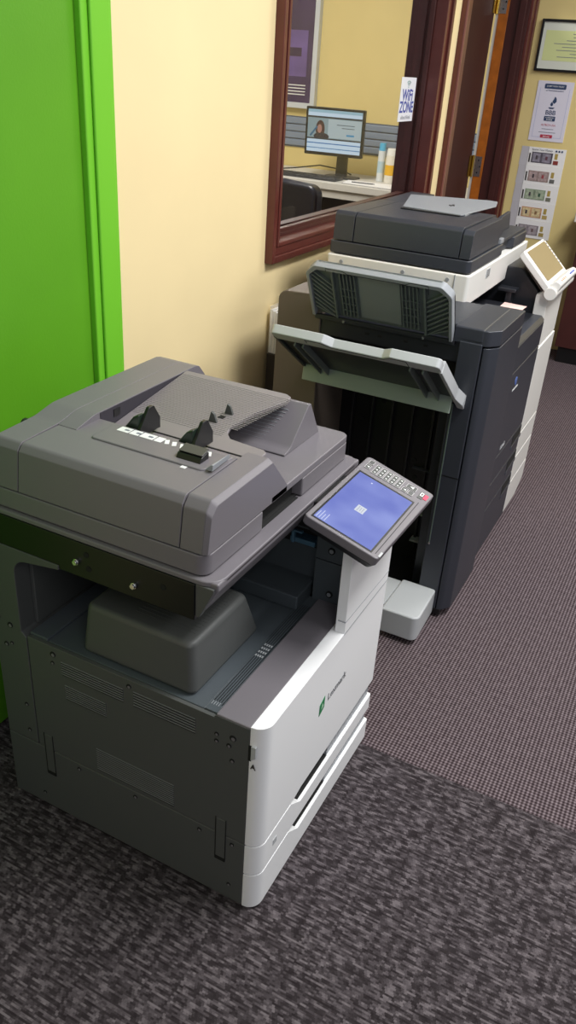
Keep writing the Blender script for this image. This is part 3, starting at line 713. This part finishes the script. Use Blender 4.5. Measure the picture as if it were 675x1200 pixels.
part('feeder_right_cap', P(fil([(2.464, 1.069), (2.470, 1.138), (2.484, 1.150), (2.80, 1.150), (2.86, 1.128), (2.855, 1.115), (2.80, 1.085), (2.80, 1.069)], [.001, .008, .012, .02, .01, .004, .01, .001]), 'x', -.675, -.643), NAVY, Kp, .009)
part('feeder_rear_cover', P(fil([(2.80, 1.069), (2.80, 1.148), (3.17, 1.150), (3.185, 1.069)], [0, .002, .01, .004]), 'x', -1.092, -1.0), NAVY, Kp, .005)
part('feeder_far_deck', P(fil([(2.86, 1.066), (3.185, 1.066), (3.185, 1.076), (2.86, 1.076)], [.001, .001, .004, .004]), 'x', -1.0, -.642), NAVY, Kp, .002)
part('feeder_latch', B(-.652, -.640, 2.82, 2.86, 1.066, 1.082), GRYM, Kp, .002)
tr = nb(); quad_slab(tr, [(-.958, 2.709, 1.160), (-.752, 2.690, 1.160), (-.715, 2.98, 1.162), (-.735, 3.075, 1.164), (-.765, 3.085, 1.164), (-1.040, 3.01, 1.160)], .005)
kt = part('document_tray', tr, GRYM, Kp, .002)
part('tray_tab', B(-.800, -.745, 2.715, 2.80, 1.146, 1.1585), GRYM, kt, .001)
g = nb(); box(g, -.845, -.825, 2.85, 2.855, 1.1605, 1.1625); box(g, -.838, -.832, 2.84, 2.875, 1.1605, 1.1625)
part('tray_mark', g, INKK, kt)
part('feeder_slot', B(-.955, -.755, 2.68, 2.71, 1.1545, 1.157), GAP, Kp)
part('tray_wall', P([(2.90, 1.076), (3.12, 1.076), (3.10, 1.135), (2.98, 1.128)], 'x', -.70, -.688), NAVY, Kp, .002)
# logos
lg = nb(); cyl(lg, (X1+.0004, 2.632, .682), (1, 0, 0), .014, .0012, 24)
lo_ = part('logo_disc', lg, mat('logo_blue', '#5b79c4', .4), fd)
g = nb()
for dz in (-.006, -.002, .002, .006): box(g, X1+.0008, X1+.0014, 2.622, 2.642, .6813+dz, .6823+dz)
part('logo_stripe', g, NAVYD, lo_)
part('logo_word', text_bm('KONICA MINOLTA', .010, FX(X1+.0004, 2.635, .656), sx=.85), PRINTW, fd)
part('model_word', text_bm('bizhub', .024, FX(X1+.0004, 2.625, .452)), GRYL, fd)
# tilting panel of the copier
e1 = Vector((-.590+.462, 0, 1.048-.925)).normalized(); KM = frame((-.470, 2.915, .925), (0, 1, 0), e1); wl = .158
kp = part('operation_panel', P(fil([(0, 0), (.325, 0), (.325, wl), (0, wl)], [.012, .012, .016, .016]), 'z', -.016, .006, KM), WHTK, Kp, .004)
part('panel_screen', P(fil([(.030, .026), (.300, .026), (.300, wl-.010), (.030, wl-.010)], .004), 'z', .0055, .0072, KM), mat('screen_reflected_tone', '#85765a', .15), kp)  # reflected brownish tone painted as the screen's base colour
g = nb()
for i in range(8): box(g, .306, .311, .050+i*.014, .056+i*.014, .0055, .0074, KM)
part('panel_key', g, INKG, kp)
kh = part('panel_hinge', CY((-.463, 3.075, .912), (0, 1, 0), .022, .325, 28), WHTK, Kp, .003)
part('panel_front', P(fil([(-.485, .905), (-.448, .905), (-.432, .945), (-.452, .955), (-.49, .93)], [.004, .01, .012, .01, .004]), 'y', 2.93, 3.24), WHTK, Kp, .003)
g = nb()
for i in range(4): cyl(g, (-.4435, 2.98+i*.022, .951), (.45, 0, 1), .004, .002, 10)
part('panel_led', g, mat('led_orange', '#d98a5a', .4), Kp)
part('panel_word', B(-.446, -.440, 3.12, 3.20, .948, .9515), mat('print_blue', '#4566c8', .4), Kp)

# sheet left in the copier's output
sh = nb(); quad_slab(sh, [(-.602, 2.745, .8665), (-.530, 2.735, .8665), (-.525, 2.880, .8665), (-.605, 2.888, .8665)], .0008)
solo('paper_sheet', sh, mat('pink_lit_paper', '#ffd9d0', .5), 'small sheet lit pale pink lying in the output gap of the tall copier', 'paper')  # pinkish light on the sheet is painted as its colour

# =================================================================== things behind the copier
box_ = nb()
prism(box_, rect(-1.285, -1.205, 2.415, 2.505, .004), 'z', .0, .665); 
solo('waste_box', box_, mat('dark_brown_card', '#3a332e', .6), 'dark brown narrow box between the wall and the tall copier', 'box', .003)
pk = thing('paper_pack', 'clear plastic wrapped stack of white paper on the dark narrow box', 'paper', (-1.25, 2.45, .6655))
b = nb()
for i in range(6): box(b, -1.283+i*.011, -1.2735+i*.011, 2.425, 2.495, .6655, .815-.004*(i % 3))
part('sheet_stack', b, PAPER, pk)
wm = bpy.data.materials.new('clear_wrap'); wm.use_nodes = True
p_ = wm.node_tree.nodes['Principled BSDF']; p_.inputs['Alpha'].default_value = .22; p_.inputs['Roughness'].default_value = .12; p_.inputs['Base Color'].default_value = (.95, .95, .95, 1)
b = nb(); prism(b, rect(-1.288, -1.208, 2.420, 2.500, .01), 'z', .6665, .822, None, rect(-1.292, -1.214, 2.424, 2.51, .02))
part('plastic_wrap', b, wm, pk)

# =================================================================== far wall
def on_far(x, z, y=5.5): return FN(x, y, z)
ce = thing('certificate', 'black framed certificate with pale green centre, highest on the far wall', 'picture', (-1.03, 5.49, 1.60))
b = nb(); x0, x1, z0, z1 = -1.236, -.80, 1.600, 1.862
for a in ((x0, x0+.013, z0, z1), (x1-.013, x1, z0, z1), (x0+.013, x1-.013, z0, z0+.013), (x0+.013, x1-.013, z1-.013, z1)): box(b, a[0], a[1], 5.478, 5.4995, a[2], a[3])
part('frame', b, BLK, ce, .002)
pg = part('page', B(x0+.012, x1-.012, 5.488, 5.496, z0+.012, z1-.012), mat('certificate_paper', '#d9dccf', .35), ce)
part('page_panel', B(x0+.032, x1-.032, 5.4872, 5.489, z0+.055, z1-.055), mat('certificate_green', '#d5dc9c', .4), pg)
b = nb()
for i, wd in enumerate((.06, .05, .12, .26, .16, .22, .06, .20)): box(b, -1.02-wd/2, -1.02+wd/2, 5.4862, 5.4875, 1.790-i*.0165, 1.793-i*.0165)
part('page_text', b, INKG, pg)

po = thing('accreditation_poster', 'white poster with navy emblem and red footer below the framed certificate', 'poster', (-1.095, 5.497, 1.232))
x0, x1, z0, z1 = -1.198, -.990, 1.232, 1.552; xc = (x0+x1)/2
part('sheet', B(x0, x1, 5.496, 5.4995, z0, z1), PAPERB, po)
b = nb()
for a in ((x0+.018, x0+.020, z0+.02, z1-.035), (x1-.020, x1-.018, z0+.02, z1-.035), (x0+.018, x1-.018, z0+.02, z0+.022)): box(b, a[0], a[1], 5.4952, 5.4965, a[2], a[3])
part('border_line', b, mat('pale_blue_ink', '#b4b8d4', .5), po)
part('banner', P(rect(xc-.062, xc+.062, 1.512, 1.538, .005), 'y', 5.4948, 5.4965), INKN, po)
part('banner_text', text_bm('START WITH TRUST', .011, FN(xc, 5.4945, 1.525), sx=1.0), PAPER, po)
part('heading', text_bm('BETTER BUSINESS BUREAU', .0088, FN(xc, 5.4955, 1.502)), INKN, po)
b = nb()
fl = [(xc-.002, 1.446), (xc+.010, 1.434), (xc+.022, 1.446), (xc+.020, 1.462), (xc+.008, 1.476), (xc+.006, 1.462)]
prism(b, fil(fl, .003), 'y', 5.4950, 5.4965)
prism(b, fil([(xc-.012, 1.430), (xc-.004, 1.420), (xc+.006, 1.428), (xc+.002, 1.438), (xc-.004, 1.446)], .002), 'y', 5.4950, 5.4965)
prism(b, [(xc-.020, 1.415), (xc+.018, 1.415), (xc+.010, 1.407), (xc-.012, 1.407)], 'y', 5.4950, 5.4965)
part('emblem', b, INKN, po)
part('emblem_word', text_bm('BBB', .033, FN(xc-.001, 5.4955, 1.386), sx=1.1, bold=.0005), INKN, po)
part('emblem_box', P(rect(xc-.033, xc+.033, 1.342, 1.368, .004), 'y', 5.4948, 5.4965), INKN, po)
part('emblem_box_text', text_bm('ACCREDITED', .0085, FN(xc, 5.4945, 1.3595)), PAPER, po)
part('emblem_box_text', text_bm('BUSINESS', .0085, FN(xc, 5.4945, 1.3490)), PAPER, po)
part('member_name', text_bm('ALTECH USA', .0155, FN(xc, 5.4955, 1.320), sx=.95), INKR, po)
b = nb(); box(b, xc-.035, xc+.035, 5.4952, 5.4965, 1.297, 1.300); box(b, xc-.05, xc+.05, 5.4952, 5.4965, 1.279, 1.282)
part('small_text_line', b, INKG, po)
part('footer_box', P(rect(xc-.036, xc+.036, 1.250, 1.268, .004), 'y', 5.4948, 5.4965), INKR, po)
part('footer_text', text_bm('bbb.org', .0125, FN(xc, 5.4945, 1.259)), PAPER, po)

mo = thing('currency_guide', 'folded sheet of five pictured banknotes hanging on the far wall', 'poster', (-1.06, 5.497, .665))
x0, x1, zt = -1.178, -.955, 1.196
cols_ = [('#5a5560', '#8c8794', '#6a4450'), ('#a08c88', '#b39e9c', '#9c4a50'), ('#8d9c84', '#a8b49c', '#3c5a48'), ('#c79c78', '#d9c69a', '#8a6a48'), ('#8a8288', '#a59ca0', '#6d5a5c')]
fold = []
for i in range(5):
    z1 = zt-i*.105; z0 = z1-.105; sh_ = -.004*(i % 2)
    b = nb(); quad_slab(b, [(x0, 5.4955, z0), (x1, 5.4955, z0), (x1, 5.490, z1), (x0, 5.490, z1)] if True else [], .0015)
    pn = part('guide_page', b, PAPER, mo)
    zc = (z0+z1)/2-.004; hh = .030
    c = cols_[i]
    def yy(z): return 5.4955-.0055*(z-z0)/.105-.0012
    def strip(nm, xa, xb, za, zb, m, e=0.):
        bb = nb(); quad_slab(bb, [(xa, yy(za)-e, za), (xb, yy(za)-e, za), (xb, yy(zb)-e, zb), (xa, yy(zb)-e, zb)], .0012); part(nm, bb, m, pn)
    strip('banknote_picture', x0+.022, x0+.148, zc-hh, zc+hh, mat('note_a_%d' % i, c[0], .5, var=.35, vscale=60))
    strip('banknote_centre', x0+.030, x0+.075, zc-hh+.006, zc+hh-.006, mat('note_b_%d' % i, c[1], .5, var=.3, vscale=80), .0006)
    strip('banknote_centre', x0+.088, x0+.138, zc-hh+.006, zc+hh-.006, mat('note_b_%d' % i, c[1], .5), .0006)
    strip('banknote_portrait', x0+.048, x0+.060, zc-.011, zc+.011, mat('note_ink', '#4a4248', .5), .0012)
    strip('banknote_portrait', x0+.106, x0+.120, zc-.010, zc+.010, mat('note_c_%d' % i, c[2], .5), .0012)
    strip('note_detail', x0+.006, x0+.015, zc-.030, zc+.022, INKK)
    strip('note_detail', x0+.160, x0+.178, zc-.002, zc+.030, mat('note_gold', '#b09a52', .5))
    strip('note_detail', x0+.156, x0+.186, zc-.032, zc-.010, mat('note_d_%d' % i, ('#8a3a34', '#6a6a66', '#7a7a6a', '#b8a060', '#a89458')[i], .5))
    if i == 0:
        part('page_heading', text_bm('Know Your Money', .016, frame(((x0+x1)/2-.030, yy(z1-.012)-.0006, z1-.013), (1, 0, 0), (0, -.05, 1))), INKG, pn)
        bb = nb()
        for dx in (.165, .182, .199): cyl(bb, (x0+dx, yy(z1-.012)-.0004, z1-.013), (0, 1, 0), .0055, .001, 12)
        part('heading_dot', bb, INKN, pn)
b = nb()
for i in range(5):
    z1 = zt-i*.105; quad_slab(b, [(x0-.050, 5.499, z1-.105), (x0-.001, 5.497, z1-.105), (x0-.001, 5.493, z1), (x0-.046, 5.497, z1)], .001)
part('back_page', b, mat('back_page_grey', '#c5c3c8', .5), mo)

# counter at the right
ct = thing('counter', 'dark brown counter with a white top at the right edge', 'counter', (.2, 5.3, 0))
part('front_panel', B(-.735, 1.2, 5.22, 5.46, .10, .845), MAHOGD, ct, .003)
part('kick_board', B(-.715, 1.2, 5.24, 5.46, 0, .10), BLK, ct)
part('counter_top', B(-.775, 1.25, 5.16, 5.47, .846, .912), mat('white_laminate', '#d9d4cb', .35), ct, .004)

# =================================================================== office seen through the window
def on_glass(y, z): return FX(XW-.0573, y, z)
ws = thing('wifi_sign', 'small white sign with violet lettering stuck on the window glass', 'sign', (XW-.057, 3.722, 1.36))
part('card', B(XW-.0572, XW-.0562, 3.632, 3.812, 1.358, 1.528), mat('sign_white', '#eef0f6', .35), ws)
def sg(s, size, y, z, m, nm='sign_text', sx=1., bold=0): part(nm, text_bm(s, size, FX(XW-.0560, y, z), sx=sx, bold=bold), m, ws)
sg('WiFi', .062, 3.722, 1.458, INKB, sx=1.05, bold=.0015); sg('ZONE', .060, 3.722, 1.412, INKB, sx=1.0, bold=.0015)
sg('altechlink', .022, 3.722, 1.374, INKG, sx=1.4)
b = nb()
for r in (.008, .015, .022):
    pts = [(XW-.0559, 3.722+r*math.sin(t)*1.3, 1.492+r*math.cos(t)) for t in [(-.8+1.6*k/8) for k in range(9)]]
    tube(b, pts, .0016, 5)
cyl(b, (XW-.056, 3.722, 1.491), (1, 0, 0), .003, .001, 10)
part('sign_symbol', b, mat('sign_teal', '#3f7f7a', .4), ws)

dk_ = thing('office_desk', 'long pale grey desk along the wall behind the window', 'desk', (-2.7, 6.2, 0))
part('desk_top', B(-3.9, -1.62, 5.86, 6.59, .745, .795), mat('desk_laminate', '#d3d0c8', .4), dk_, .004)
part('desk_apron', B(-3.88, -1.64, 5.875, 5.90, .69, .745), mat('desk_laminate', '#d3d0c8', .4), dk_)
part('desk_side', B(-3.88, -3.84, 5.90, 6.55, 0, .745), MAHOGD, dk_); part('desk_side', B(-1.68, -1.64, 5.90, 6.55, 0, .745), MAHOGD, dk_)
part('desk_back', B(-3.84, -1.68, 6.50, 6.53, .1, .745), BLK, dk_)

mn = thing('computer_monitor', 'black flat computer monitor showing a web page on the office desk', 'monitor', (-2.74, 6.2, .795))
MM = frame((-2.795, 6.16, 1.112), Vector((1, .10, .0)), Vector((0, -.02, 1)))
part('monitor_shell', P(rect(-.232, .232, -.165, .165, .008), 'z', -.035, .004, MM), BLK, mn, .003)
scn = part('screen', B(-.214, .214, -.142, .148, .003, .0055, MM), glow('web_white', '#b9cddc', .9), mn)
def wp(nm, u0, u1, v0, v1, c, e=.7, n=.0065): part(nm, B(u0, u1, v0, v1, .005, n, MM), glow('web_'+c.strip('#'), c, e), scn)
wp('page_band', -.214, .214, .128, .148, '#9fc3d2'); wp('page_band', -.214, .214, .092, .104, '#2c3136'); wp('page_band', -.214, .214, -.055, -.045, '#33383c')
wp('page_picture', -.214, .214, -.045, .092, '#8da2a6'); wp('page_panel', -.05, .214, -.040, .088, '#a9b8bb', .8, .007)
def blob(nm, cu, cv, ru, rv, c, n, cut=-1):
    pts = [(cu+ru*math.cos(2*PI*k/20), max(-.045, cv+rv*math.sin(2*PI*k/20))) for k in range(20)]
    part(nm, P(pts, 'z', .005, n, MM), glow('web_'+c.strip('#'), c, .7), scn)
blob('page_person', -.112, .015, .036, .062, '#4a2f2c', .0075); blob('page_person', -.116, .018, .018, .030, '#b08272', .0085); blob('page_person', -.100, -.034, .062, .026, '#3a3436', .0080)
part('page_person', P([(-.195, -.03), (-.185, -.04), (-.13, .03), (-.14, .038)], 'z', .005, .0078, MM), glow('web_3c6a86', '#3c6a86', .7), scn)
wp('page_band', -.214, .214, -.085, -.078, '#3c78b4'); wp('page_band', -.214, .214, -.118, -.112, '#5088b8'); wp('page_button', .10, .16, -.02, -.008, '#3c88b0', .8, .0085)
wp('page_text', .02, .16, .05, .055, '#5c686c', .7, .0085); wp('page_text', .06, .16, .03, .035, '#5c686c', .7, .0085)
part('stand', P(fil([(-.045, 0), (.045, 0), (.04, .20), (-.04, .20)], .006), 'y', 6.205, 6.235, Matrix.Translation((-2.735, 0, .797))), BLK, mn, .003)
part('stand_base', P(rect(-2.86, -2.60, 6.12, 6.30, .03), 'z', .795, .808), BLK, mn, .003)
kb = thing('keyboard', 'black keyboard lying on the office desk below the monitor', 'keyboard', (-2.95, 6.02, .795))
part('keyboard_body', P(rect(-3.18, -2.655, 5.93, 6.09, .012), 'z', .7955, .815), mat('keyboard_black', '#2a2a2c', .45), kb, .004)
b = nb()
for r in range(5):
    for c in range(17): box(b, -3.165+c*.0295, -3.140+c*.0295, 5.945+r*.027, 5.967+r*.027, .8145, .819)
part('key', b, mat('keycap_black', '#1b1b1d', .5), kb)['kind'] = 'stuff'
b = nb(); tube(b, [(-3.35, 6.02, .80), (-3.33, 6.10, .84), (-3.26, 6.14, .85), (-3.22, 6.10, .82), (-3.10, 6.16, .835), (-2.95, 6.28, .86), (-2.82, 6.36, .84), (-2.75, 6.45, .80)], .005, 6)
solo('cable', b, BLK, 'black cable looping behind the keyboard to the monitor', 'cable')
def can(name, lab, x, y, r, h, body, cap, band):
    t = thing(name, lab, 'can', (x, y, .795))
    part('body', CY((x, y, .7955+h*.4), (0, 0, 1), r, h*.8, 24), body, t, .002)
    part('cap', CY((x, y, .7955+h*.9), (0, 0, 1), r*.96, h*.2, 24, r*.85), cap, t, .003)
    part('band', CY((x, y, .7955+h*.38), (0, 0, 1), r*1.015, h*.3, 24), band, t)
can('spray_can', 'white spray can with a bright blue cap on the office desk', -2.445, 6.30, .028, .27, mat('can_white', '#dfe6ea', .35), mat('can_blue', '#4fb4e0', .35), mat('can_pale_blue', '#b9d5e2', .35))
can('wipes_canister', 'yellow and white wipes canister right of the blue capped can', -2.355, 6.28, .045, .24, mat('canister_white', '#eae6da', .4), mat('canister_cap_white', '#f0f0ec', .4), mat('canister_yellow', '#eab428', .4))
b = nb(); q = [(-2.62, 6.10), (-2.585, 5.92), (-2.18, 5.90), (-2.22, 6.14)]
prism(b, q, 'z', .7952, .802)
pp = thing('paper_pile', 'white papers lying at the desk edge in front of the spray can', 'paper', (-2.4, 6.02, .795))
part('sheets', b, PAPER, pp); part('folder', P([(-2.63, 6.105), (-2.59, 5.912), (-2.17, 5.892), (-2.21, 6.145)], 'z', .7951, .7966), INKK, pp)
b = nb(); cyl(b, (-2.46, 5.99, .806), (1, .12, 0), .004, .16, 10); cyl(b, (-2.372, 6.0005, .806), (1, .12, 0), .004, .02, 10, .001)
solo('pen', b, BLK, 'black pen lying on the white papers by the desk edge', 'pen')
sp = thing('slatwall_panel', 'blue grey slatted panel fixed to the office wall behind the monitor', 'panel', (-2.8, 6.59, .95))
b = nb()
for i in range(4): prism(b, fil([(6.599, .955+i*.054), (6.578, .958+i*.054), (6.578, .998+i*.054), (6.586, 1.004+i*.054), (6.599, 1.004+i*.054)], [0, .004, .004, .002, 0]), 'x', -3.9, -1.7)
part('slat', b, mat('slat_blue_grey', '#7d8ba0', .45), sp)
part('slat_backing', B(-3.9, -1.7, 6.590, 6.5995, .945, 1.175), mat('slat_dark', '#555f70', .5), sp)
pf_ = thing('framed_poster', 'dark purple poster in a pale frame on the office wall', 'poster', (-3.5, 6.57, 1.24))
b = nb()
for a in ((-4.0, -3.17, 1.235, 1.275), (-4.0, -3.17, 2.30, 2.34)): box(b, a[0], a[1], 6.545, 6.5995, a[2], a[3])
for a in ((-4.0, -3.96), (-3.21, -3.17)): box(b, a[0], a[1], 6.545, 6.5995, 1.275, 2.30)
part('frame', b, mat('poster_frame_grey', '#c9cfd4', .4), pf_, .003)
pp_ = part('print', B(-3.97, -3.20, 6.575, 6.598, 1.26, 2.31), mat('poster_purple', '#41305a', .35, var=.3, vscale=3), pf_)
part('print_patch', B(-3.62, -3.27, 6.572, 6.576, 1.46, 1.78), mat('poster_lilac', '#6a5692', .4, var=.2, vscale=6), pp_)
part('print_patch', B(-3.55, -3.32, 6.570, 6.573, 1.60, 1.66), mat('poster_plum', '#3c2a4c', .4), pp_)
b = nb()
for i, wd in enumerate((.34, .30, .32, .16)): box(b, -3.27-wd, -3.27, 6.572, 6.576, 1.395-i*.022, 1.402-i*.022)
part('print_text', b, PRINTW, pp_)
oc = thing('office_chair', 'black padded office chair tucked under the office desk', 'chair', (-2.58, 5.1, 0))
CM = Matrix.Translation((-2.60, 5.10, 0)) @ Matrix.Rotation(math.radians(-8), 4, 'Z')
LEA = mat('black_leather', '#22222a', .3, bump=.3, bscale=60)
part('backrest', P(fil([(-.24, .52), (.24, .52), (.24, .87), (-.24, .89)], [.04, .05, .07, .07], 8), 'y', -.055, .045, CM), LEA, oc, .028, seg=5)
part('seat', P(fil([(-.25, -.02), (.25, -.02), (.26, .44), (-.26, .44)], .05), 'z', .43, .52, CM), LEA, oc, .03, seg=4)
for s in (-1, 1):
    b = nb(); prism(b, fil([(-.02, .44), (.02, .44), (.04, .64), (.32, .64), (.32, .67), (.0, .67)], .012), 'x', s*.29-.025, s*.29+.025, CM)
    part('armrest', b, BLK, oc, .008)
part('gas_column', CY((-2.60+.03, 5.10+.2, .26), (0, 0, 1), .03, .36, 18), BLK, oc)
b = nb()
for k in range(5):
    a = 2*PI*k/5; c, s = math.cos(a), math.sin(a)
    box(b, 0, .29, -.022, .022, .07, .10, Matrix.Translation((-2.57, 5.30, 0)) @ Matrix.Rotation(a, 4, 'Z')); cyl(b, (-2.57+.28*c, 5.30+.28*s, .036), (c, s, 0), .03, .03, 14)
part('star_base', b, BLK, oc, .004)

# =================================================================== light, world, camera
def area(name, loc, sx, sy, power, col, rot=(0, 0, 0)):
    l = bpy.data.lights.new(name, 'AREA'); l.shape = 'RECTANGLE'; l.size = sx; l.size_y = sy; l.energy = power; l.color = col
    o = bpy.data.objects.new(name, l); o.location = loc; o.rotation_euler = rot; COL.objects.link(o); return o
area('overhead_light', (.35, 1.9, 2.72), .6, 1.2, 66, (1, .995, .985))
area('overhead_light', (.9, -.6, 2.72), .6, 1.2, 14, (1, .995, .985))
area('overhead_light', (.35, 4.2, 2.72), .6, 1.2, 46, (1, .985, .965))
area('overhead_light', (1.7, 1.5, 2.72), .6, 1.2, 22, (1, .995, .985))  # unseen extra light added to brighten the printer fronts
area('office_lamp', (-2.8, 4.6, 2.72), .6, 1.2, 62, (1, .96, .88))
w = bpy.data.worlds.new('room_ambient'); sc.world = w; w.use_nodes = True
w.node_tree.nodes['Background'].inputs[0].default_value = (.93, .95, 1, 1); w.node_tree.nodes['Background'].inputs[1].default_value = .36

cam = bpy.data.cameras.new('camera'); co = bpy.data.objects.new('camera', cam); COL.objects.link(co)
yaw, pitch, roll = map(math.radians, (25.63, 28.89, 4.05))
f = Vector((-math.sin(yaw)*math.cos(pitch), math.cos(yaw)*math.cos(pitch), -math.sin(pitch)))
r = Vector((math.cos(yaw), math.sin(yaw), 0)); u = r.cross(f)
r2 = r*math.cos(roll)+u*math.sin(roll); u2 = -r*math.sin(roll)+u*math.cos(roll)
co.matrix_world = Matrix(((r2.x, u2.x, -f.x, 0), (r2.y, u2.y, -f.y, 0), (r2.z, u2.z, -f.z, 1.55), (0, 0, 0, 1)))
cam.sensor_fit = 'VERTICAL'; cam.sensor_height = 36; cam.lens = 36*951.6/1200; cam.clip_start = .02
sc.camera = co
vs = sc.view_settings; vs.view_transform = 'Standard'; vs.look = 'None'; vs.gamma = 1; vs.exposure = 0; vs.use_curve_mapping = False
sc.render.film_transparent = False
